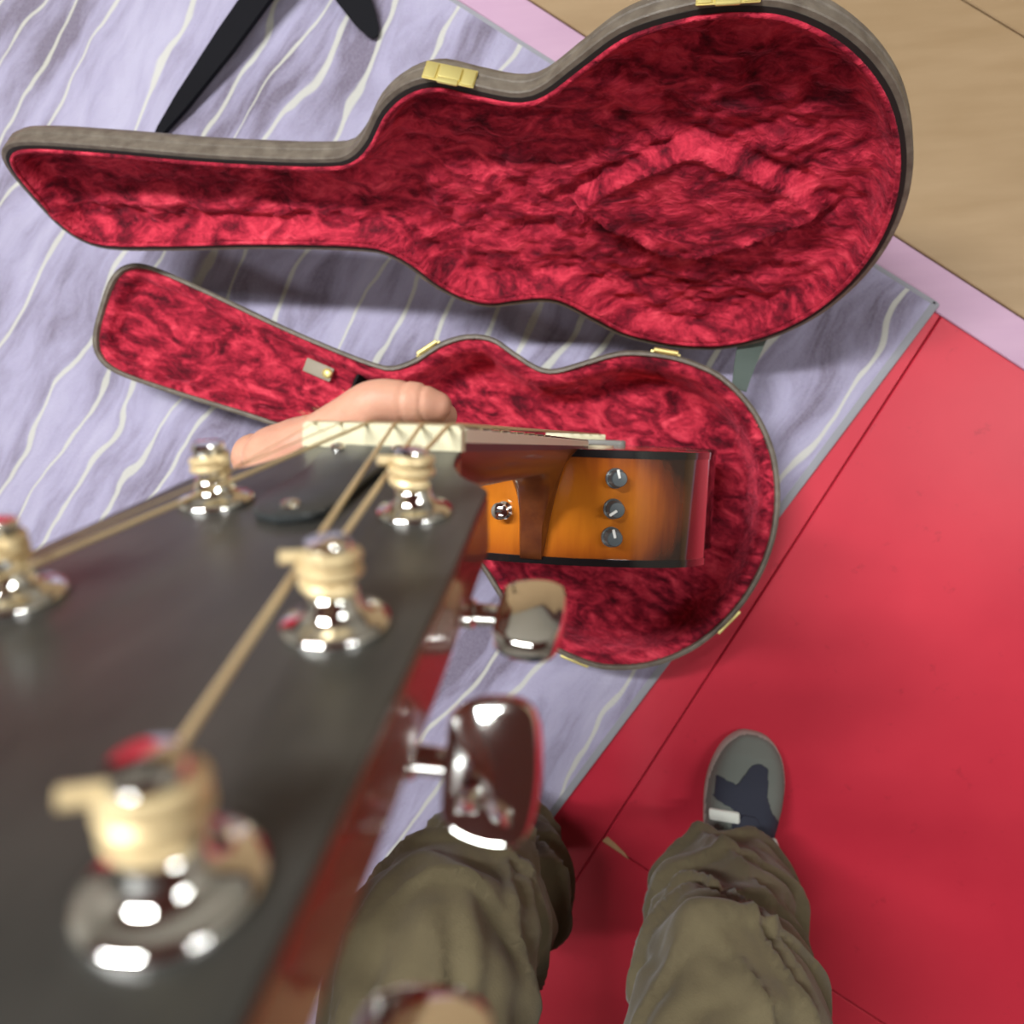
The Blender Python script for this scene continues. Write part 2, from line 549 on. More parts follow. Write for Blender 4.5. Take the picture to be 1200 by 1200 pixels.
# ------------------------------------------------------------------ guitar case
HALF = [(-0.86, 0.0), (-0.857, 0.045), (-0.84, 0.072), (-0.80, 0.084), (-0.70, 0.080), (-0.58, 0.071), (-0.48, 0.067), (-0.425, 0.067), (-0.395, 0.071),
        (-0.368, 0.091), (-0.338, 0.127), (-0.305, 0.150), (-0.270, 0.158), (-0.235, 0.150), (-0.195, 0.142), (-0.170, 0.148), (-0.135, 0.173),
        (-0.095, 0.200), (-0.045, 0.215), (0.0, 0.219), (0.045, 0.213), (0.095, 0.188), (0.137, 0.148), (0.165, 0.100), (0.181, 0.050), (0.186, 0.0)]
_cl = HALF + [(s, -q) for s, q in HALF[-2:0:-1]]
OUT = np.array(catmull(_cl, 6, True))
# even spacing
_d = np.r_[0, np.cumsum(np.linalg.norm(np.diff(np.vstack([OUT, OUT[:1]]), axis=0), axis=1))]
_c = np.vstack([OUT, OUT[:1]])
NO = 260
_t = np.linspace(0, _d[-1], NO, endpoint=False)
OUT = np.stack([np.interp(_t, _d, _c[:, 0]), np.interp(_t, _d, _c[:, 1])], 1)
_tan = np.roll(OUT, -1, 0) - np.roll(OUT, 1, 0); _tan /= np.linalg.norm(_tan, axis=1)[:, None]
NRM = np.stack([-_tan[:, 1], _tan[:, 0]], 1)
if np.sum((OUT - OUT.mean(0)) * NRM) < 0: NRM = -NRM      # outward


def oring(inset, z):
    return [(p[0] - n_[0] * inset, p[1] - n_[1] * inset, z) for p, n_ in zip(OUT, NRM)]


def shell(name, prof, mat, parent, capb=True, closed=False):
    rings = [oring(i, z) for i, z in prof]
    if closed: rings.append(rings[0])
    vs, fs = rings_mesh(rings, False)
    if capb: fs.append(tuple(range(NO)))
    return mesh(name, vs, fs, mat, parent, True, 35)


def sdist(x, y):
    """distance inside the outline (positive inside)"""
    P = np.stack([x.ravel(), y.ravel()], 1)
    A_ = OUT; B_ = np.roll(OUT, -1, 0); D_ = B_ - A_
    best = np.full(len(P), 9.0)
    cross = np.zeros(len(P), int)
    for a_, b_, d_ in zip(A_, B_, D_):
        t_ = np.clip(((P - a_) @ d_) / (d_ @ d_), 0, 1)
        q = P - (a_ + t_[:, None] * d_)
        best = np.minimum(best, np.hypot(q[:, 0], q[:, 1]))
        c = ((a_[1] > P[:, 1]) != (b_[1] > P[:, 1]))
        xi = a_[0] + (P[:, 1] - a_[1]) / (d_[1] if abs(d_[1]) > 1e-12 else 1e-12) * d_[0]
        cross += (c & (P[:, 0] < xi))
    return np.where(cross % 2 == 1, best, -best).reshape(x.shape)


def field(name, fn, mat, parent, keep, x0=-0.87, x1=0.2, y0=-0.235, y1=0.235, st=0.0042):
    xs = np.arange(x0, x1, st); ys = np.arange(y0, y1, st)
    X, Y = np.meshgrid(xs, ys, indexing='ij')
    D = sdist(X, Y)
    Z = fn(X, Y, D)
    ok = D > keep
    idx = -np.ones(X.shape, int); idx[ok] = np.arange(ok.sum())
    vs = np.stack([X[ok], Y[ok], Z[ok]], 1)
    a = idx[:-1, :-1]; b = idx[1:, :-1]; c = idx[1:, 1:]; d = idx[:-1, 1:]
    q = np.stack([a, b, c, d], -1).reshape(-1, 4)
    q = q[(q >= 0).all(1)]
    me = bpy.data.meshes.new(name); me.from_pydata(vs.tolist(), [], q.tolist()); me.update()
    return link_mesh(name, me, mat, parent, True, None)


def crush(X, Y, k=0.0):
    return (0.0060 * vnoise(X * 38, Y * 60, k) + 0.0035 * vnoise(X * 95, Y * 130, k + 3) + 0.004 * vnoise(X * 14, Y * 22, k + 7))


ZR = 0.115
CASE_M = Matrix.Translation((0.0029, -0.0622, 0.0084)) @ Matrix.Rotation(R(-21), 4, 'Z')
case = empty('guitar_case', CASE_M)
tag(case, 'open guitar case in brown vinyl lined with red crushed plush', 'guitar case')
base = shell('case_base', [(0.016, 0.0), (0.004, 0.006), (0.0, 0.018), (0.0, 0.094), (-0.0016, 0.096), (-0.0016, 0.108), (0.0, ZR - 0.0085), (0.0008, ZR - 0.0075), (0.0042, ZR - 0.0075), (0.0050, ZR - 0.009), (0.0050, 0.05)], M['vinyl'], case)
HB = ZR - 0.0075


def base_h(X, Y, D):
    z = np.interp(D, [0, 0.006, 0.010, 0.017, 0.021, 0.024, 0.028, 0.040, 0.060], [HB - 0.006, HB - 0.006, HB - 0.004, HB - 0.006, HB - 0.016, HB - 0.050, 0.028, 0.014, 0.010])
    # accessory compartment and neck cradle fill the neck part
    nz = HB - 0.030 + 0 * X
    blk = sstep(-0.446, -0.452, X) * sstep(0.010, 0.018, D)
    z = np.maximum(z, z * (1 - blk) + nz * blk)
    cr = sstep(-0.365, -0.372, X) * sstep(-0.405, -0.398, X) * sstep(0.012, 0.03, D)
    trough = np.where(np.abs(Y) < 0.032, 0.028, HB - 0.03)
    z = np.maximum(z, cr * trough)
    return z + 1.4 * crush(X, Y, 1.0) * sstep(0.006, 0.02, D)


ln = field('lining', base_h, M['plush'], base, 0.001)
# black cup at the compartment's end; its black stands in for shade
pv = [(-0.447, 0.012), (-0.412, 0.012), (-0.404, 0.026), (-0.406, 0.044), (-0.420, 0.052), (-0.447, 0.050)]
pc_ = (-0.427, 0.032)
pr_ = []
for k_, z_ in ((1.0, HB - 0.024), (0.88, HB - 0.026), (0.84, 0.034)):
    pr_.append([(pc_[0] + (x - pc_[0]) * k_, pc_[1] + (y - pc_[1]) * k_, z_) for x, y in [tuple(q) for q in catmull(pv, 4, True)]])
vs, fs = rings_mesh(pr_, False); fs.append(tuple(range(2 * len(pr_[0]), 3 * len(pr_[0]))))
mesh('gap_shade', vs, fs, pmat('gap_shade_black', (0.010, 0.006, 0.008), 0.9), base, True, 40)
# the compartment's pull tab with its snap
tm = Matrix.Translation((-0.506, 0.030, HB - 0.020)) @ Matrix.Rotation(R(-2), 4, 'Z')
tab = from_bm('pull_tab', box_bm(0.046, 0.021, 0.0035, (0, 0, 0), 0.0016, 2, tm.to_3x3().to_4x4()), M['leather_tab'], base)
tab.location = tm.translation
o = lathe('snap', [(0.0005, 0.0065), (0.005, 0.006), (0.0072, 0.004), (0.0075, 0.0)], M['brass'], tab, 18); o.location = (0.016, 0, 0.0012)


def on_out(s, side):
    i = np.argmin(np.abs(OUT[:, 0] - s) + np.where(OUT[:, 1] * side > 0, 0, 9))
    return Vector((*OUT[i], 0)), Vector((*NRM[i], 0))


def plate_frame(s, side, z):
    p, n_ = on_out(s, side)
    t_ = Vector((0, 0, 1)).cross(n_)
    m = Matrix(((t_.x, 0, n_.x, p.x), (t_.y, 0, n_.y, p.y), (0, 1, 0, z), (0, 0, 0, 1)))
    return m      # x along the wall, y up, z outward


def brass_piece(name, s, side, z, sx, sy, sz, parent):
    m = plate_frame(s, side, z)
    bm = box_bm(sx, sy, sz, (0, 0, sz / 2), min(sx, sy, sz) * 0.3)
    bmesh.ops.transform(bm, matrix=m, verts=bm.verts)
    return from_bm(name, bm, M['brass'], parent)


for s in (-0.352, -0.036):
    h = brass_piece('hinge', s, 1, HB - 0.010, 0.040, 0.020, 0.004, base)
    m = plate_frame(s, 1, HB + 0.001)
    vs, fs = tube_geo([m @ Vector((-0.016, 0, 0.004)), m @ Vector((0.016, 0, 0.004))], 0.0034, 10)
    mesh('hinge_pin', vs, fs, M['brass'], base)
for s in (0.001, 0.170):
    brass_piece('catch', s, -1, HB - 0.006, 0.042, 0.012, 0.005, base)

# the lid: leaning open, its rim facing the player
U_ = Vector((0.05721419, 0.46597219, 0.88294759)); AX = Vector((0.99254615, -0.12186934, 0)); LNv = Vector((-0.10760424, -0.87636624, 0.46947156))
LO = Vector((0.08012222, 0.26452741, 0.29777015)) + U_ * 0.005
_r = Matrix.Rotation(R(2.8), 3, LNv); AX = _r @ AX; U_ = _r @ U_
LID_W = 1.022       # the lid is a little wider than the base
lidm = Matrix(((AX.x, U_.x, LNv.x, LO.x), (AX.y, U_.y, LNv.y, LO.y), (AX.z, U_.z, LNv.z, LO.z), (0, 0, 0, 1)))
OUT = OUT * np.array((1.0, LID_W))
LD = 0.036
lid = shell('lid', [(0.060, -LD - 0.020), (0.030, -LD - 0.014), (0.010, -LD - 0.005), (0.003, -LD + 0.004), (0.0, -LD + 0.012), (0.0, -0.0225), (-0.0012, -0.0215), (-0.0012, -0.016), (0.0, -0.015), (0.0, -0.010), (-0.0012, -0.0085), (-0.0012, -0.001), (0.0, 0.0), (0.005, 0.0)], M['vinyl'], case)
lid.parent = case
lid.matrix_local = CASE_M.inverted() @ lidm
shell('gasket', [(0.0045, -0.004), (0.0045, 0.0006), (0.0095, 0.0006), (0.0095, -0.010)], M['gasket'], lid, False)


rings = []
for p, n_ in zip(OUT, NRM):
    c_ = Vector((p[0] - n_[0] * 0.0115, p[1] - n_[1] * 0.0115, 0.0008)); nv = Vector((n_[0], n_[1], 0))
    rings.append([c_ + (nv * math.cos(q) + Vector((0, 0, 1)) * math.sin(q)) * 0.0024 for q in np.linspace(0, 2 * math.pi, 8, endpoint=False)])
rings.append(rings[0])
vs, fs = rings_mesh(rings, False)
mesh('piping', vs, fs, M['plush'], lid, True, None)


def lid_h(X, Y, D):
    z = np.interp(D, [0, 0.010, 0.013, 0.017, 0.022, 0.032, 0.05, 0.09], [-0.004, -0.004, 0.0005, -0.004, -0.020, -0.031, -0.034, -0.0355])
    # padded lozenge in the middle of the body
    cx, cy = -0.025, -0.006
    a_, b_ = np.where(X < cx, 0.128, 0.146), np.where(Y > cy, 0.074, 0.078)
    q = (np.abs(X - cx) / a_) ** 1.15 + (np.abs(Y - cy) / b_) ** 1.25
    z = z + 0.015 * sstep(1.03, 0.88, q) + 0.005 * np.exp(-((q - 0.88) / 0.05) ** 2) - 0.006 * np.exp(-((q - 1.12) / 0.07) ** 2)
    # soft ridge along the neck channel
    z = z + 0.007 * sstep(-0.40, -0.44, X) * np.exp(-((Y + 0.028) / 0.012) ** 2)
    return z + (1.9 - 0.8 * sstep(1.05, 0.8, q)) * crush(X, Y, 11.0) * sstep(0.014, 0.04, D)


field('lining', lid_h, M['plush'], lid, 0.005)


def latch(s, side, parent):
    m = plate_frame(s, side, -0.0060)
    def piece(nm, sx, sy, sz, c, bev, par):
        bm = box_bm(sx, sy, sz, c, bev); bmesh.ops.transform(bm, matrix=m, verts=bm.verts)
        return from_bm(nm, bm, M['brass'], par)
    pl = piece('latch_plate', 0.050, 0.024, 0.0014, (0, 0, 0.0006), 0.0008, parent)
    piece('latch_lever', 0.022, 0.018, 0.003, (0, 0.0, 0.0022), 0.0018, parent)
    for q in (-1, 1):
        piece('latch_wing', 0.012, 0.021, 0.002, (0.0182 * q, 0.001, 0.0018), 0.0012, parent)
    piece('latch_hook', 0.020, 0.007, 0.003, (0, 0.0120, 0.0022), 0.0014, parent)


latch(-0.256, 1, lid)
latch(-0.012, 1, lid)
for s in (-0.345, -0.020):
    p, n_ = on_out(s, -1)
    brass_piece('hinge', s, -1, -0.010, 0.030, 0.016, 0.003, lid)
# webbing strap between lid and base
ci = CASE_M.inverted()
pl_, _n = on_out(0.078, -1)
a3 = ci @ (lidm @ Vector((pl_.x, pl_.y + 0.004, -0.012)))
pb_, nb_ = on_out(0.066, 1); pb_.y /= LID_W
b3 = Vector((pb_.x, pb_.y, HB - 0.012)) + nb_ * 0.003
wv = Vector((1, 0.05, 0)).normalized()
ws = []
for t_ in np.linspace(0, 1, 9):
    p = a3.lerp(b3, t_) - Vector((0, 0, 0.012)) * math.sin(math.pi * t_)
    hw = 0.018 - 0.008 * t_
    for k in (-hw, hw): ws.append(p + wv * k)
    for k in (hw, -hw): ws.append(p + wv * k + Vector((0, 0.0012, 0.0012)))
vs, fs = rings_mesh([ws[i * 4:i * 4 + 4] for i in range(9)], True)
mesh('support_strap', vs, fs, M['webbing'], case)

# ------------------------------------------------------------------ guitar
GP0 = Vector((-0.07271598, 0.01279471, 0.91)); GA = Vector((0.01110225, 0.02995491, -0.99948959))
GW = Vector((0.99910915, -0.04103064, 0.00986832)); GN = Vector((0.04071409, 0.99870876, 0.03038376))
LEN = 0.878
gorg = GP0 + GA * LEN
gm = Matrix(((GW.x, GN.x, -GA.x, gorg.x), (GW.y, GN.y, -GA.y, gorg.y), (GW.z, GN.z, -GA.z, gorg.z), (0, 0, 0, 1)))
gtr = empty('acoustic_guitar', gm)
tag(gtr, 'sunburst acoustic guitar held upright by its neck over the open case', 'guitar')


def G(w_, n_, a_): return Vector((w_, n_, LEN - a_))


# --- body: outline in (w, a)
BH = [(0, 0.356), (0.03, 0.357), (0.06, 0.364), (0.09, 0.380), (0.117, 0.406), (0.133, 0.440), (0.1375, 0.470), (0.133, 0.515), (0.122, 0.560), (0.118, 0.595), (0.123, 0.630),
      (0.143, 0.680), (0.164, 0.725), (0.173, 0.765), (0.170, 0.803), (0.152, 0.840), (0.114, 0.866), (0.06, 0.8765), (0, LEN)]
BO = catmull(BH + [(-w_, a_) for w_, a_ in BH[-2:0:-1]], 7, True)


def n_top(a_): return -0.0075 + 0.004 * np.clip((a_ - 0.36) / 0.5, 0, 1)
def n_back(a_): return -0.0975 - 0.036 * np.clip((a_ - 0.36) / 0.45, 0, 1)


lev = 7
rings = []
for k in range(lev + 1):
    t_ = k / lev
    rings.append([G(p[0], n_top(p[1]) * (1 - t_) + n_back(p[1]) * t_, p[1]) for p in BO])
vs, fs = rings_mesh(rings, False)
body = mesh('body', vs, fs, M['burst'], gtr, True, None)


def plate(name, fn, sgn, mat, inner=0.004):
    """arched plate closing the body"""
    nb = len(BO)
    c = np.array([0, 0.62])
    vs, fs = [], []
    K = 9
    for k in range(K):
        f = 1 - k / K
        for p in BO:
            q = c + (p - c) * f
            vs.append(G(q[0], float(fn(q[1])) + sgn * inner * (1 - f ** 2.5), q[1]))
    vs.append(G(0, float(fn(0.62)) + sgn * inner, 0.62))
    for k in range(K - 1):
        for j in range(nb):
            fs.append((k * nb + j, k * nb + (j + 1) % nb, (k + 1) * nb + (j + 1) % nb, (k + 1) * nb + j))
    for j in range(nb): fs.append(((K - 1) * nb + j, (K - 1) * nb + (j + 1) % nb, K * nb))
    return mesh(name, vs, fs, mat, body, True, None)


plate('soundboard', n_top, 1, M['spruce'], 0.002)
plate('back_plate', n_back, -1, M['backwood'], 0.010)


def binding(name, fn, sgn):
    rings = []
    nb = len(BO)
    for i in range(nb):
        p = BO[i]; t_ = BO[(i + 1) % nb] - BO[i - 1]; t_ = t_ / np.linalg.norm(t_)
        nn = np.array([t_[1], -t_[0]])
        if nn @ (p - np.array([0, 0.62])) < 0: nn = -nn
        o_ = p + nn * 0.0009; i_ = p - nn * 0.003
        z = float(fn(p[1]))
        rings.append([G(o_[0], z + sgn * 0.0008, o_[1]), G(o_[0], z - sgn * 0.0052, o_[1]), G(i_[0], z - sgn * 0.0052, i_[1]), G(i_[0], z + sgn * 0.0012, i_[1])])
    rings.append(rings[0])
    vs, fs = rings_mesh(rings, False)
    return mesh(name, vs, fs, M['black_gloss'], body, True, 40)


binding('binding', n_top, 1)
binding('binding', n_back, -1)
# sound hole with its rosette, on the far side
for r_, th, mt, nm in ((0.050, 0.0012, 'binding_cream', 'rosette'), (0.043, 0.0018, 'black_gloss', 'sound_hole')):
    lathe(nm, [(0.0005, th), (r_, th), (r_, -0.001)], M[mt], body, 40, Matrix.Translation(G(0, -0.0042, 0.50)) @ Matrix.Rotation(R(-90), 4, 'X'))

# --- control knobs on the shoulder
def side_frame(w_, n_):
    i = min(range(len(BO)), key=lambda j: abs(BO[j][0] - w_) + (0 if BO[j][1] < 0.47 else 9))
    p = BO[i]; t_ = BO[(i + 1) % len(BO)] - BO[i - 1]; t_ = t_ / np.linalg.norm(t_)
    nn = np.array([t_[1], -t_[0]])
    if nn @ (p - np.array([0, 0.62])) < 0: nn = -nn
    z_ = Vector((nn[0], 0, -nn[1])).normalized(); y_ = Vector((0, 1, 0)); x_ = y_.cross(z_)
    P = G(w_, n_, p[1])
    return Matrix(((x_.x, y_.x, z_.x, P.x), (x_.y, y_.y, z_.y, P.y), (x_.z, y_.z, z_.z, P.z), (0, 0, 0, 1)))


for (w_, n_, ang) in ((0.0575, -0.0283, 15), (0.0568, -0.0523, 125), (0.0562, -0.0745, 15)):
    fm = side_frame(w_, n_)
    kn = empty('control_knob', None, gtr); kn.matrix_local = fm
    bm = bmesh.new()
    nn = 36
    prof = [(0.0080, 0), (0.0080, 0.0020), (0.0070, 0.0026), (0.0066, 0.0110), (0.0057, 0.0122), (0.0005, 0.0124)]
    rings = []
    for r_, z_ in prof:
        rings.append([bm.verts.new(((r_ * (1 - 0.05 * (j % 2) * (0.0025 < z_ < 0.0121))) * math.cos(2 * math.pi * j / nn), (r_ * (1 - 0.05 * (j % 2) * (0.0025 < z_ < 0.0121))) * math.sin(2 * math.pi * j / nn), z_)) for j in range(nn)])
    for a_, b_ in zip(rings, rings[1:]):
        for j in range(nn): bm.faces.new((a_[j], a_[(j + 1) % nn], b_[(j + 1) % nn], b_[j]))
    bm.faces.new(rings[-1])
    from_bm('knob_cap', bm, M['knob_grey'], kn, True, 30)
    from_bm('pointer', box_bm(0.0022, 0.0070, 0.0016, (0, 0.0040, 0.0126), 0.0004, 1), M['white_paint'], kn).rotation_euler = (0, 0, R(ang))
# strap button beside the heel
fm = side_frame(-0.0285, -0.057)
sb = lathe('strap_button', [(0.0075, 0), (0.0070, 0.002), (0.0035, 0.0045), (0.0035, 0.0095), (0.0066, 0.0115), (0.0068, 0.0135), (0.0045, 0.0150), (0.0005, 0.0152)], M['chrome'], gtr, 24, None)
sb.matrix_local = fm
from_bm('screw_slot', box_bm(0.0045, 0.0012, 0.001, (0, 0, 0.0153)), M['black_plastic'], sb)

# --- neck with heel
FH0, FH1, FE = 0.0245, 0.0285, 0.452     # fretboard half widths at nut and end, and its end


def fh(a_): return FH0 + (FH1 - FH0) * a_ / 0.40


NS = 25
rings = []
for a_, dep, bot, lean in [(-0.004, -0.0165, 0.0, 0), (0.012, -0.0215, 0.0, 0), (0.03, -0.0225, 0.0, 0), (0.12, -0.0235, 0, 0), (0.22, -0.0245, 0, 0), (0.275, -0.0255, 0, 0), (0.300, -0.029, 0.0015, -0.0005), (0.318, -0.036, 0.004, -0.001), (0.331, -0.049, 0.007, -0.002), (0.341, -0.068, 0.0085, -0.004), (0.348, -0.086, 0.009, -0.005), (0.353, -0.0945, 0.009, -0.0055), (0.362, -0.0955, 0.009, -0.0055)]:
    hw = fh(a_)
    r = []
    deep = min(1.0, max(0.0, (-dep - 0.0255) / 0.04))
    for k in range(NS + 1):
        th = math.pi * k / NS
        c_, s_ = math.cos(th), math.sin(th)
        # D profile for the shaft, tapering wedge for the heel
        xd = hw * (abs(c_) ** 0.85) * (1 if c_ >= 0 else -1); yd = -0.0065 + (dep + 0.0065) * s_ ** 0.9
        u_ = abs(2 * k / NS - 1)
        q = 1 - u_
        yh = -0.0065 + (dep + 0.0065) * min(1.0, q / 0.62)
        f = (yh + 0.0065) / (dep + 0.0065)
        xw = hw + (bot - hw) * max(f, 0.0) ** 0.38
        if q > 0.62: xw = bot * (1 - (q - 0.62) / 0.38)
        xh = xw * (1 if c_ >= 0 else -1)
        x = xd * (1 - deep) + xh * deep; y = yd * (1 - deep) + yh * deep
        x += lean * f * 1.0
        r.append(G(x, y, a_))
    rings.append(r)
vs, fs = rings_mesh(rings, True)
neck = mesh('neck', vs, fs, M['neckwood'], gtr, True, 60)
# fretboard: rosewood with cream binding and frets
def fb_ring(a_, hw, t0, t1): return [G(-hw, t0, a_), G(hw, t0, a_), G(hw, t1, a_), G(-hw, t1, a_)]
aa = [0.0, 0.1, 0.2, 0.3, 0.4, FE]
vs, fs = rings_mesh([fb_ring(a_, fh(a_) - 0.0016, 0.0, -0.0066) for a_ in aa], True)
fbd = mesh('fretboard', vs, fs, M['rosewood'], gtr, True, 30)
for sgn in (-1, 1):
    vs, fs = rings_mesh([[G(sgn * (fh(a_) - 0.0017), 0.0002, a_), G(sgn * (fh(a_) + 0.0002), 0.0002, a_), G(sgn * (fh(a_) + 0.0002), -0.0040, a_), G(sgn * (fh(a_) - 0.0017), -0.0040, a_)] for a_ in aa], True)
    mesh('binding', vs, fs, M['binding_cream'], fbd, True, 30)
    vs, fs = rings_mesh([[G(sgn * (fh(a_) - 0.0017), -0.0040, a_), G(sgn * (fh(a_) + 0.0001), -0.0040, a_), G(sgn * (fh(a_) + 0.0001), -0.0066, a_), G(sgn * (fh(a_) - 0.0017), -0.0066, a_)] for a_ in aa], True)
    mesh('fretboard_edge', vs, fs, M['rosewood'], fbd, True, 30)
for k in range(1, 21):
    a_ = 0.648 * (1 - 2 ** (-k / 12))
    hw = fh(a_) + 0.0001
    tube('fret', [G(-hw, 0.0004, a_), G(hw, 0.0004, a_)], 0.0009, M['chrome'], fbd, 8)

# --- nut
NUTS = [-0.0203, -0.0122, -0.0042, 0.0040, 0.0122, 0.0203]
bm = bmesh.new()
prof = [(-FH0, -0.0070)]
for s in NUTS:
    prof += [(s - 0.0006, 0.0012), (s - 0.0004, 0.0002), (s + 0.0004, 0.0002), (s + 0.0006, 0.0012)]
prof = [(-FH0, -0.0066), (-FH0 + 0.0002, 0.0002), (-FH0 + 0.0012, 0.0012)] + prof[1:] + [(FH0 - 0.0012, 0.0012), (FH0 - 0.0002, 0.0002), (FH0, -0.0066)]
f0 = [bm.verts.new(G(x, y, 0.0)) for x, y in prof]; f1 = [bm.verts.new(G(x, y + (0 if y < -0.005 else -0.0006), -0.0052)) for x, y in prof]
bm.faces.new(f0); bm.faces.new(f1[::-1])
for j in range(len(prof)):
    k = (j + 1) % len(prof); bm.faces.new((f0[j], f0[k], f1[k], f1[j]))
nut = from_bm('nut', bm, M['bone'], gtr, True, 30)

# --- headstock: local frame (w, s along the head, off = out of its face)
TH = R(15)
HD = Vector((0, -math.sin(TH), math.cos(TH))); HN = Vector((0, math.cos(TH), math.sin(TH)))
HQ = G(0, -0.0066, -0.0048)
HM = Matrix(((1, HD.x, HN.x, HQ.x), (0, HD.y, HN.y, HQ.y), (0, HD.z, HN.z, HQ.z), (0, 0, 0, 1)))
HO = [(0.0243, 0.0), (0.0246, 0.006), (0.0262, 0.014), (0.0305, 0.023), (0.0362, 0.029), (0.0392, 0.033), (0.0398, 0.038), (0.0405, 0.050), (0.0430, 0.085), (0.0455, 0.130), (0.0475, 0.165), (0.0480, 0.185),
      (0.042, 0.1895), (0.028, 0.188), (0.014, 0.191), (0, 0.194)]
HOc = catmull(HO, 4)
HOf = [tuple(p) for p in HOc] + [(-p[0], p[1]) for p in HOc[-2::-1]]
bm = prism_bm(HOf, -0.0155, -0.0016, 0.0006, 1); bmesh.ops.transform(bm, matrix=HM, verts=bm.verts)
head = from_bm('headstock', bm, M['mahogany'], gtr, True, 35)
bm = prism_bm(HOf, -0.0015, 0.0, 0.0004, 1); bmesh.ops.transform(bm, matrix=HM, verts=bm.verts)
from_bm('face_veneer', bm, M['headface'], head, True, 35)
# volute joining neck and headstock
vs, fs = rings_mesh([[HM @ Vector((x * k, s, -0.002 - d * math.sqrt(max(0, 1 - x * x / 0.0235 ** 2)))) for x in np.linspace(-0.0235, 0.0235, 15)] for s, d, k in ((-0.004, 0.015, 1), (0.006, 0.0155, 1), (0.016, 0.0145, 1), (0.030, 0.0125, 0.9))], True)
mesh('volute', vs, fs, M['mahogany'], head, True, 50)

# --- truss rod cover
TC = [(0.0, 0.0045), (0.0105, 0.0045), (0.0125, 0.008), (0.0118, 0.016), (0.0098, 0.026), (0.0092, 0.036), (0.0098, 0.046), (0.0092, 0.054), (0.0065, 0.0605), (0.0, 0.0635)]
TCc = catmull(TC, 4)
TCf = [tuple(p) for p in TCc] + [(-p[0], p[1]) for p in TCc[-2:0:-1]]
bm = prism_bm([(x - 0.0005, s) for x, s in TCf], 0.0002, 0.0024, 0.0007, 2); bmesh.ops.transform(bm, matrix=HM, verts=bm.verts)
trc = from_bm('truss_rod_cover', bm, M['cover_plastic'], gtr, True, 35)
for x, s in ((-0.0095, 0.0085), (0.0085, 0.0085), (-0.0005, 0.0565)):
    lathe('screw', [(0.0023, 0.0022), (0.0021, 0.0030), (0.0012, 0.0036), (0.0003, 0.0038)], M['chrome'], trc, 16, HM @ Matrix.Translation((x, s, 0)))

# --- tuners
POST = [(0.0262, 0.0508), (0.0294, 0.1020), (0.0345, 0.1518)]


def wrap_path(cx, s, r0, z0, turns, a0, sgn, pitch):
    P = []
    N_ = int(turns * 22)
    for k in range(N_ + 1):
        t_ = a0 + sgn * 2 * math.pi * k / 22
        P.append(Vector((cx + r0 * math.cos(t_), s + r0 * math.sin(t_), z0 + pitch * k / 22)))
    return P


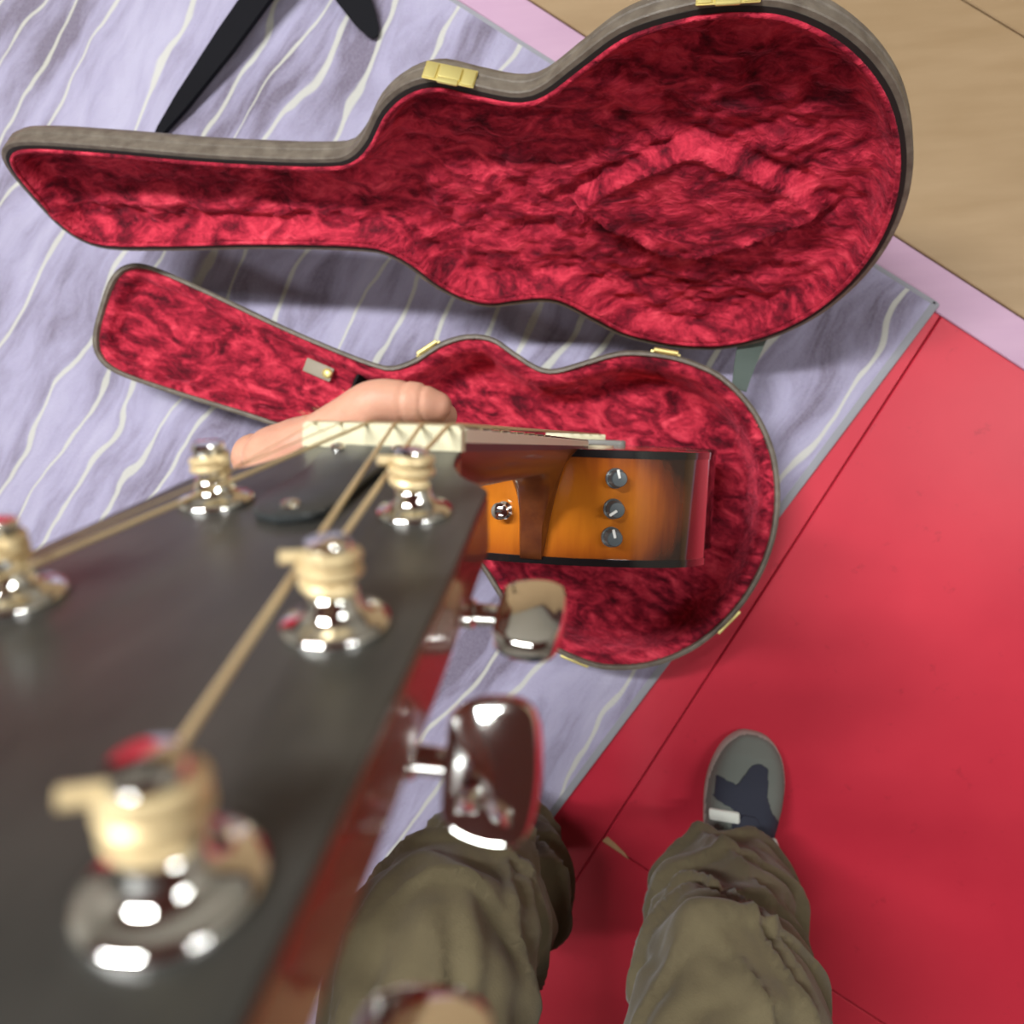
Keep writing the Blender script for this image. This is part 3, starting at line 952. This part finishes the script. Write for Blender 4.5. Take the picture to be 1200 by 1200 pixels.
def make_tuner(cx, s, side, phi, gauge):
    t = empty('tuner', None, gtr); t.matrix_local = HM @ Matrix.Translation((cx, s, 0))
    lathe('washer', [(0.0086, 0.0), (0.0087, 0.0006), (0.0083, 0.0013), (0.0072, 0.0017), (0.0058, 0.0021), (0.0049, 0.0028), (0.0044, 0.0038), (0.0041, 0.0052), (0.0038, 0.0062), (0.0030, 0.0064)], M['chrome'], t, 48, None, 75)
    lathe('post', [(0.0034, 0.0), (0.0034, 0.0044), (0.0031, 0.0055), (0.0029, 0.0075), (0.0029, 0.0098), (0.0034, 0.0120), (0.0037, 0.0134), (0.0033, 0.0144), (0.0005, 0.0147)], M['chrome'], t, 28)
    # string coils
    vs, fs = tube_geo(wrap_path(0, 0, 0.0029 + gauge, 0.0072, 2.3, 0.4, side, gauge * 2.15), gauge, 8)
    mesh('string_coil', vs, fs, M['string'], t)
    # the cut end of the string sticking out of the post
    zt = 0.0072 + gauge * 2.15 * 2.0
    tube('string_end', [(0, 0.0, zt), (-0.004 * side, 0.002, zt + 0.0002), (-0.0064 * side, 0.0034, zt + 0.0006)], gauge, M['string'], t, 8)
    # housing and shaft behind the head
    hz = -0.0155 - 0.0090
    bm = prism_bm([(0.0078 * math.cos(q) * 1.05, 0.0072 * math.sin(q)) for q in np.linspace(0, 2 * math.pi, 28, endpoint=False)], -0.0155 - 0.0135, -0.0156, 0.0022, 2)
    from_bm('gear_housing', bm, M['chrome'], t)
    edge = (0.0398 + 0.00003 * s * 1000) - cx
    x0 = 0.004 * side; x1 = side * (edge + 0.0035)
    vs, fs = tube_geo([(x0, 0, hz), (side * (edge - 0.010), 0, hz), (side * (edge - 0.0095), 0, hz), (side * (edge - 0.002), 0, hz), (side * (edge - 0.0015), 0, hz), (x1, 0, hz)], [0.0046, 0.0046, 0.0038, 0.0034, 0.0026, 0.0024], 18)
    mesh('shaft', vs, fs, M['chrome'], t)
    # button: plate turned about the shaft by phi
    pr = [(0.0, -0.0060), (0.0012, -0.0092), (0.0045, -0.0112), (0.0100, -0.0118), (0.0136, -0.0104), (0.0152, -0.0068), (0.0158, 0.0), (0.0152, 0.0068), (0.0136, 0.0104), (0.0100, 0.0118), (0.0045, 0.0112), (0.0012, 0.0092), (0.0, 0.0060)]
    pr = [tuple(p) for p in catmull(pr, 3, True)]
    bm = prism_bm(pr, -0.0032, 0.0032, 0.0014, 2)
    # prism axes: x out along the shaft, y along the plate, z = plate normal
    Ld = Vector((0, -math.cos(phi), math.sin(phi))); Nd = Vector((0, math.sin(phi), math.cos(phi)))
    # these are directions in the guitar frame; bring them into the head frame
    inv = HM.to_3x3().inverted()
    Ld = inv @ Ld; Nd = inv @ Nd
    Xd = Vector((side, 0, 0))
    m = Matrix(((Xd.x, Ld.x, Nd.x, x1), (0, Ld.y, Nd.y, 0), (0, Ld.z, Nd.z, hz), (0, 0, 0, 1)))
    bmesh.ops.transform(bm, matrix=m, verts=bm.verts)
    from_bm('button', bm, M['chrome'], t, True, 30)
    return t


GAUGE = [0.00062, 0.00058, 0.00052, 0.00044, 0.00040, 0.00036]
PHI = [64, 14, 84]
for i, (cx, s) in enumerate(POST):
    make_tuner(cx, s, 1, R(PHI[i]), 0.00118 - 0.00006 * i)
    make_tuner(-cx + (0.0040 if i == 0 else 0), s, -1, R([35, 70, 10][i]), 0.00085 - 0.00005 * i)

# --- bridge, saddle and strings
bm = prism_bm([tuple(p) for p in catmull([(-0.056, 0.640), (-0.035, 0.636), (0.035, 0.636), (0.056, 0.640), (0.058, 0.652), (0.050, 0.662), (0.0, 0.668), (-0.050, 0.662), (-0.058, 0.652)], 4, True)], -0.0056, 0.0035, 0.0015, 2)
for v in bm.verts: v.co = G(v.co.x, v.co.z, v.co.y)
br = from_bm('bridge', bm, M['bridge_wood'], gtr, True, 35)
bm = box_bm(0.070, 0.0075, 0.0030, (0, 0.0060, LEN - 0.6455), 0.0008)
from_bm('saddle', bm, M['bone'], br)
for k in range(6):
    lathe('bridge_pin', [(0.0025, 0.0), (0.0028, 0.002), (0.0018, 0.0034), (0.0003, 0.0037)], M['bone'], br, 14, Matrix.Translation(G(-0.027 + 0.0108 * k, 0.0035, 0.657)) @ Matrix.Rotation(R(-90), 4, 'X'))
for k in range(6):
    side = 1 if k >= 3 else -1
    j = (5 - k) if k >= 3 else k            # 0: nearest post .. 2: farthest
    cx, s = POST[j]; cx = cx * side + (0.0040 if k == 0 else 0)
    gz = (0.00042 + 0.00005 * k) if k >= 3 else (0.00015, 0.00020, 0.00052)[k]
    zw = 0.0072
    contact = HM @ Vector((cx - side * 0.0034, s - 0.0008, zw))
    nx = NUTS[k]
    pts = [contact, G(nx, 0.0008, -0.0046), G(nx, 0.0012, 0.0005), G(-0.027 + 0.0108 * k, 0.0101, 0.6455), G(-0.027 + 0.0108 * k, 0.0048, 0.656)]
    vs, fs = tube_geo(pts, gz, 8)
    mesh('string', vs, fs, M['string'], gtr)

# ------------------------------------------------------------------ person (seated, left hand on the neck)
PER_M = Matrix.Translation((0, -0.55, 0))
per = empty('person', PER_M)
tag(per, 'seated person in olive trousers and grey and navy shoes, left hand on the guitar neck', 'person')
PI_ = PER_M.inverted()


def PG(w_, n_, a_):      # guitar millimetres -> person frame
    return PI_ @ (gm @ G(w_ / 1000, n_ / 1000, a_ / 1000))


geos = []
# index finger across the strings
geos.append(capsule([PG(-70, -13, 63), PG(-56, -8, 59), PG(-46, -3.5, 56.5), PG(-34, 3.5, 53), PG(-23, 9.2, 50), PG(-15, 9.8, 50.5), PG(-6.5, 9.6, 52), PG(-0.5, 8.9, 54.5)], [0.0128, 0.0122, 0.0100, 0.0092, 0.0090, 0.0086, 0.0080, 0.0062]))
# middle, ring and little finger below it
for k, (a0, l) in enumerate(((76, 1.10), (95, 1.02), (112, 0.85))):
    geos.append(capsule([PG(-74, -14, a0 + 4), PG(-54, -3, a0 + 2), PG(-30 + 2 * k, 8.5, a0 + 1), PG(-20, 8.5, a0 + 8), PG(-17, 8.0, a0 + 14)], [0.0112, 0.0090, 0.0084, 0.0076, 0.0066]))
# thumb behind the neck
geos.append(capsule([PG(-66, -58, 112), PG(-56, -52, 88), PG(-36, -44, 70), PG(-10, -37, 60), PG(8, -34.5, 56)], [0.0150, 0.0135, 0.0110, 0.0102, 0.0080]))
# palm and back of the hand
geos.append(capsule([PG(-66, -18, 64), PG(-78, -42, 96), PG(-84, -66, 122)], [0.0125, 0.0175, 0.0185]))
geos.append(capsule([PG(-76, -16, 84), PG(-84, -44, 108), PG(-88, -70, 128)], [0.0130, 0.0180, 0.0190]))
geos.append(capsule([PG(-76, -18, 100), PG(-84, -46, 118), PG(-88, -70, 132)], [0.0130, 0.0180, 0.0190]))
geos.append(capsule([PG(-74, -18, 116), PG(-82, -46, 128), PG(-86, -70, 138)], [0.0125, 0.0170, 0.0185]))
geos.append(capsule([PG(-58, -24, 62), PG(-62, -40, 78), PG(-70, -56, 104)], [0.0085, 0.0105, 0.0150]))
geos.append(capsule([PG(-88, -14, 82), PG(-86, -32, 98), PG(-84, -50, 112)], [0.0110, 0.0140, 0.0160]))
# wrist and forearm
geos.append(capsule([PG(-86, -66, 126), PG(-104, -100, 150), PG(-150, -180, 195), PG(-200, -255, 235)], [0.0240, 0.0260, 0.0330, 0.0400], 20))


CR = [PI_ @ (gm @ G(x / 1000, 9.5 / 1000, 0.052)) for x in (-10.8, -3.8)]


def skin_disp(co):
    d = 0.0004 * vnoise(co[:, 0] * 160, co[:, 1] * 160, co[:, 2] * 160)
    ax = np.array((GW.x, GW.y, GW.z))
    for c in CR:
        r = co - np.array(c)
        t_ = r @ ax
        near = np.linalg.norm(r, axis=1) < 0.017
        d = d - 0.0007 * np.exp(-(t_ / 0.0007) ** 2) * near
    return d


hand = remeshed('body', geos, M['skin'], per, 0.0011, 8, skin_disp)
# right hand resting on the thigh
def PW(x, y, z): return PI_ @ Vector((x, y, z))
geos = []
geos.append(capsule([PW(0.19, -0.765, 0.71), PW(0.13, -0.70, 0.668), PW(0.105, -0.665, 0.655)], [0.027, 0.025, 0.020], 18))
for k_, (dx, dy, ln_) in enumerate(((-0.030, 0.012, 0.9), (-0.010, 0.022, 1.05), (0.010, 0.028, 1.0), (0.029, 0.026, 0.8))):
    bx, by = 0.105 + dx, -0.665 + dy
    geos.append(capsule([PW(0.112 + dx * 0.6, -0.680 + dy * 0.5, 0.658), PW(bx, by, 0.661), PW(bx - 0.020 * ln_, by + 0.032 * ln_, 0.656), PW(bx - 0.030 * ln_, by + 0.052 * ln_, 0.645)], [0.0105, 0.0098, 0.0088, 0.0072]))
geos.append(capsule([PW(0.135, -0.715, 0.668), PW(0.090, -0.705, 0.664), PW(0.062, -0.680, 0.660), PW(0.045, -0.655, 0.655)], [0.0135, 0.0120, 0.0105, 0.0085]))
remeshed('hand', geos, M['skin'], per, 0.0018, 6)
# fine hairs at the finger's base
hv, hf = [], []
for k in range(26):
    f = random.random()
    w_ = -52 + 22 * f
    p = PG(w_, -5 + 13 * max(0, (w_ + 47) / 25) + 8.4, 55 - random.random() * 6)
    d = (GN * 0.8 - GW * 0.7 + GA * random.uniform(-0.6, 0.3)).normalized() * random.uniform(0.0025, 0.0045)
    v_, f_ = tube_geo([p - d * 0.3, p + d * 0.5, p + d * 0.9 - GW * 0.0006], [0.00007, 0.00006, 0.00003], 3)
    o = len(hv); hv += v_; hf += [tuple(i + o for i in q) for q in f_]
hair = mesh('knuckle_hair', hv, hf, pmat('hair', (0.45, 0.25, 0.12), 0.6), per)
hair['kind'] = 'stuff'

# shirt: torso and left sleeve
def PW(x, y, z): return PI_ @ Vector((x, y, z))
geos = [capsule([PW(-0.01, -0.97, 0.50), PW(-0.01, -0.98, 0.72), PW(-0.01, -0.96, 0.95), PW(-0.01, -0.95, 1.05)], [0.16, 0.165, 0.17, 0.13], 24),
        capsule([PW(-0.16, -0.94, 1.06), PW(0.14, -0.94, 1.06)], [0.075, 0.075], 16),
        capsule([PW(-0.18, -0.93, 1.05), PW(-0.38, -0.62, 0.78), PW(-0.285, -0.262, 0.668)], [0.075, 0.062, 0.050], 18),
        capsule([PW(0.17, -0.93, 1.05), PW(0.31, -0.90, 0.78), PW(0.17, -0.74, 0.70)], [0.075, 0.062, 0.046], 18)]
remeshed('shirt', geos, M['shirt'], per, 0.011, 4)

# trousers: two baggy legs and the seat
LEGS = {
    'r': [(0.147, -0.600, 0.050, 0.064), (0.144, -0.590, 0.10, 0.073), (0.128, -0.560, 0.19, 0.082), (0.108, -0.535, 0.30, 0.083), (0.094, -0.505, 0.42, 0.088), (0.088, -0.495, 0.49, 0.090), (0.085, -0.60, 0.545, 0.092), (0.075, -0.80, 0.53, 0.100), (0.070, -0.95, 0.50, 0.115)],
    'l': [(-0.196, -0.570, 0.050, 0.068), (-0.192, -0.560, 0.10, 0.080), (-0.178, -0.545, 0.20, 0.092), (-0.172, -0.510, 0.31, 0.094), (-0.176, -0.480, 0.42, 0.098), (-0.178, -0.462, 0.49, 0.099), (-0.168, -0.55, 0.550, 0.097), (-0.12, -0.78, 0.53, 0.102), (-0.09, -0.95, 0.50, 0.115)]}
geos = []
for k, L in LEGS.items():
    pts = catmull(L, 5)
    vs, fs = tube_geo([PW(*p[:3]) for p in pts], [float(p[3]) for p in pts], 28)
    geos.append((vs, fs))
geos.append(capsule([PW(0.10, -0.99, 0.50), PW(-0.12, -0.99, 0.50)], [0.13, 0.13], 20))


def trouser_disp(co):
    x, y, z = co[:, 0], co[:, 1], co[:, 2]
    f1 = vnoise(x * 9 + 3, y * 9, z * 20 + 2 * np.sin(x * 25))
    fold = 1 - np.abs(f1) * 3.2
    low = sstep(0.50, 0.08, z)
    d = 0.018 * fold * (0.5 + 0.7 * low) + 0.020 * vnoise(x * 15, y * 15, z * 26 + 5) + 0.008 * vnoise(x * 34, y * 34, z * 50)
    w_ = (z + 0.30 * x + 0.25 * (y + 0.0) + 0.10 * vnoise(x * 7, y * 7, z * 7 + 9)) / 0.105
    saw = w_ - np.floor(w_)
    d = d + 0.016 * (saw ** 2.0) * sstep(1.0, 0.90, saw) * sstep(0.60, 0.45, z)
    return d - 0.011


tr = remeshed('trousers', geos, M['trouser'], per, 0.0065, 5, trouser_disp)

# shoes
SO = [(0.0, 0.150), (0.022, 0.145), (0.040, 0.126), (0.050, 0.095), (0.0525, 0.060), (0.047, 0.020), (0.040, -0.030), (0.038, -0.080), (0.036, -0.115), (0.026, -0.138), (0.0, -0.146),
      (-0.026, -0.138), (-0.036, -0.115), (-0.038, -0.080), (-0.041, -0.030), (-0.048, 0.020), (-0.051, 0.060), (-0.047, 0.095), (-0.036, 0.126), (-0.018, 0.146)]
SOc = catmull(SO, 5, True)
SOa = np.array(SOc)


def s_half(y):
    r = SOa[SOa[:, 0] >= 0]; l = SOa[SOa[:, 0] <= 0]
    r = r[np.argsort(r[:, 1])]; l = l[np.argsort(l[:, 1])]
    return np.interp(y, r[:, 1], r[:, 0]), np.interp(y, l[:, 1], l[:, 0])


def up_h(x, y):
    xr, xl = s_half(y)
    c = (xr + xl) / 2; h = np.maximum((xr - xl) / 2 - 0.002, 0.002)
    u = np.clip(np.abs(x - c) / h, 0, 1)
    top = np.interp(y, [-0.145, -0.12, -0.05, 0.0, 0.05, 0.09, 0.125, 0.147, 0.15], [0.055, 0.088, 0.098, 0.090, 0.074, 0.060, 0.050, 0.032, 0.026])
    return 0.024 + (top - 0.024) * (1 - u ** 2.6) ** (1 / 2.2)


def inpoly(x, y, poly):
    c = np.zeros(x.shape, bool)
    n = len(poly)
    for i in range(n):
        (x0, y0), (x1, y1) = poly[i], poly[(i + 1) % n]
        cc = ((y0 > y) != (y1 > y)) & (x < x0 + (y - y0) / ((y1 - y0) or 1e-9) * (x1 - x0))
        c ^= cc
    return c


def patch(name, poly, off, mat, parent, mir, st=0.0016):
    xs = np.arange(-0.056, 0.056, st); ys = np.arange(-0.15, 0.153, st)
    X, Y = np.meshgrid(xs, ys, indexing='ij')
    if poly is None: ok = inpoly(X, Y, [tuple(p) for p in SOc])
    else: ok = inpoly(X, Y, poly) & inpoly(X, Y, [tuple(p * 0.985) for p in SOc])
    Z = up_h(X, Y) + off
    idx = -np.ones(X.shape, int); n = ok.sum(); idx[ok] = np.arange(n)
    top = np.stack([X[ok] * mir, Y[ok], Z[ok]], 1); bot = top - np.array((0, 0, 0.004))
    a = idx[:-1, :-1]; b = idx[1:, :-1]; c = idx[1:, 1:]; d = idx[:-1, 1:]
    q = np.stack([a, b, c, d], -1).reshape(-1, 4); q = q[(q >= 0).all(1)]
    me = bpy.data.meshes.new(name)
    # walls along the border
    ec = {}
    for f in q:
        for i in range(4):
            e = (f[i], f[(i + 1) % 4]); k = (min(e), max(e)); ec.setdefault(k, []).append(e)
    walls = [(e[0][1], e[0][0], e[0][0] + n, e[0][1] + n) for e in ec.values() if len(e) == 1]
    me.from_pydata(np.vstack([top, bot]).tolist(), [], q.tolist() + [tuple(int(i) for i in w_) for w_ in walls])
    bm = bmesh.new(); bm.from_mesh(me); bmesh.ops.recalc_face_normals(bm, faces=bm.faces)
    bmesh.ops.smooth_vert(bm, verts=bm.verts, factor=0.5, use_axis_x=True, use_axis_y=True, use_axis_z=False)
    bm.to_mesh(me); bm.free()
    return link_mesh(name, me, mat, parent, True, 60)


def make_shoe(x, y, yaw, mir):
    s = empty('shoe', None, per); s.matrix_local = PI_ @ Matrix.Translation((x, y, 0.0005)) @ Matrix.Rotation(yaw, 4, 'Z')
    from_bm('sole', prism_bm([(p[0] * mir, p[1]) for p in SOc], 0.0, 0.027, 0.005, 2), M['sole'], s, True, 40)
    patch('upper', None, 0.0, M['shoe_grey'], s, mir)
    navy = [(-0.002, 0.116), (0.010, 0.121), (0.022, 0.114), (0.023, 0.080), (0.030, 0.062), (0.047, 0.040), (0.046, -0.05), (-0.02, -0.05), (-0.02, 0.056), (-0.045, 0.060), (-0.043, 0.092), (-0.018, 0.088)]
    patch('vamp_panel', navy, 0.0022, M['shoe_navy'], s, mir)
    tongue = [(-0.016, 0.040), (-0.008, 0.054), (0.010, 0.054), (0.020, 0.040), (0.022, -0.03), (-0.018, -0.03)]
    patch('tongue', tongue, 0.0052, M['shoe_navy'], s, mir)
    for k, (px, py, ang, ln_) in enumerate([(-0.030, 0.046, 10, 0.040), (0.036, 0.016, -62, 0.022)]):
        z = float(up_h(np.array(px), np.array(py))) + 0.006
        bm = box_bm(ln_, 0.016, 0.007, (0, 0, 0), 0.003, 2)
        o = from_bm('lace_loop', bm, M['sock'], s)
        o.location = (px * mir, py, z); o.rotation_euler = (0, R(-18 if px < 0 else 20) * mir, R(ang) * mir)
    s.scale = (1.08, 1.04, 1.0)
    return s


make_shoe(0.162, -0.546, R(-7), 1)
make_shoe(-0.190, -0.560, R(6), -1).location.z = 0.0085

# ------------------------------------------------------------------ black tripod stand beyond the lid
st = empty('tripod_stand', Matrix.Translation((-0.472, 0.805, 0.0075)))
tag(st, 'black metal tripod stand on the rug behind the case lid', 'stand')
hub = lathe('hub', [(0.022, 0.02), (0.026, 0.03), (0.026, 0.075), (0.018, 0.085), (0.018, 0.11)], M['stand_black'], st, 24)
tube('pole', [(0, 0, 0.03), (0, 0, 0.95)], 0.011, M['stand_black'], st, 16)
for (x, y, wd_) in ((-0.30, -0.268, 0.022), (0.078, -0.142, 0.030), (0.10, 0.33, 0.025)):
    p1 = Vector((x, y, 0.006)); p0 = Vector((x, y, 0)).normalized() * 0.018 + Vector((0, 0, 0.055))
    d = (p1 - p0).normalized(); sd = d.cross(Vector((0, 0, 1))).normalized(); un = sd.cross(d)
    rings = []
    for t_, k in ((0, 1.0), (0.5, 0.90), (0.80, 0.62), (0.95, 0.34), (1.0, 0.14)):
        p = p0.lerp(p1, t_)
        rings.append([p + sd * wd_ * k - un * 0.004, p + sd * wd_ * k + un * 0.004, p - sd * wd_ * k + un * 0.004, p - sd * wd_ * k - un * 0.004])
    vs, fs = rings_mesh(rings, True)
    leg = mesh('leg', vs, fs, M['stand_black'], st, True, 30)
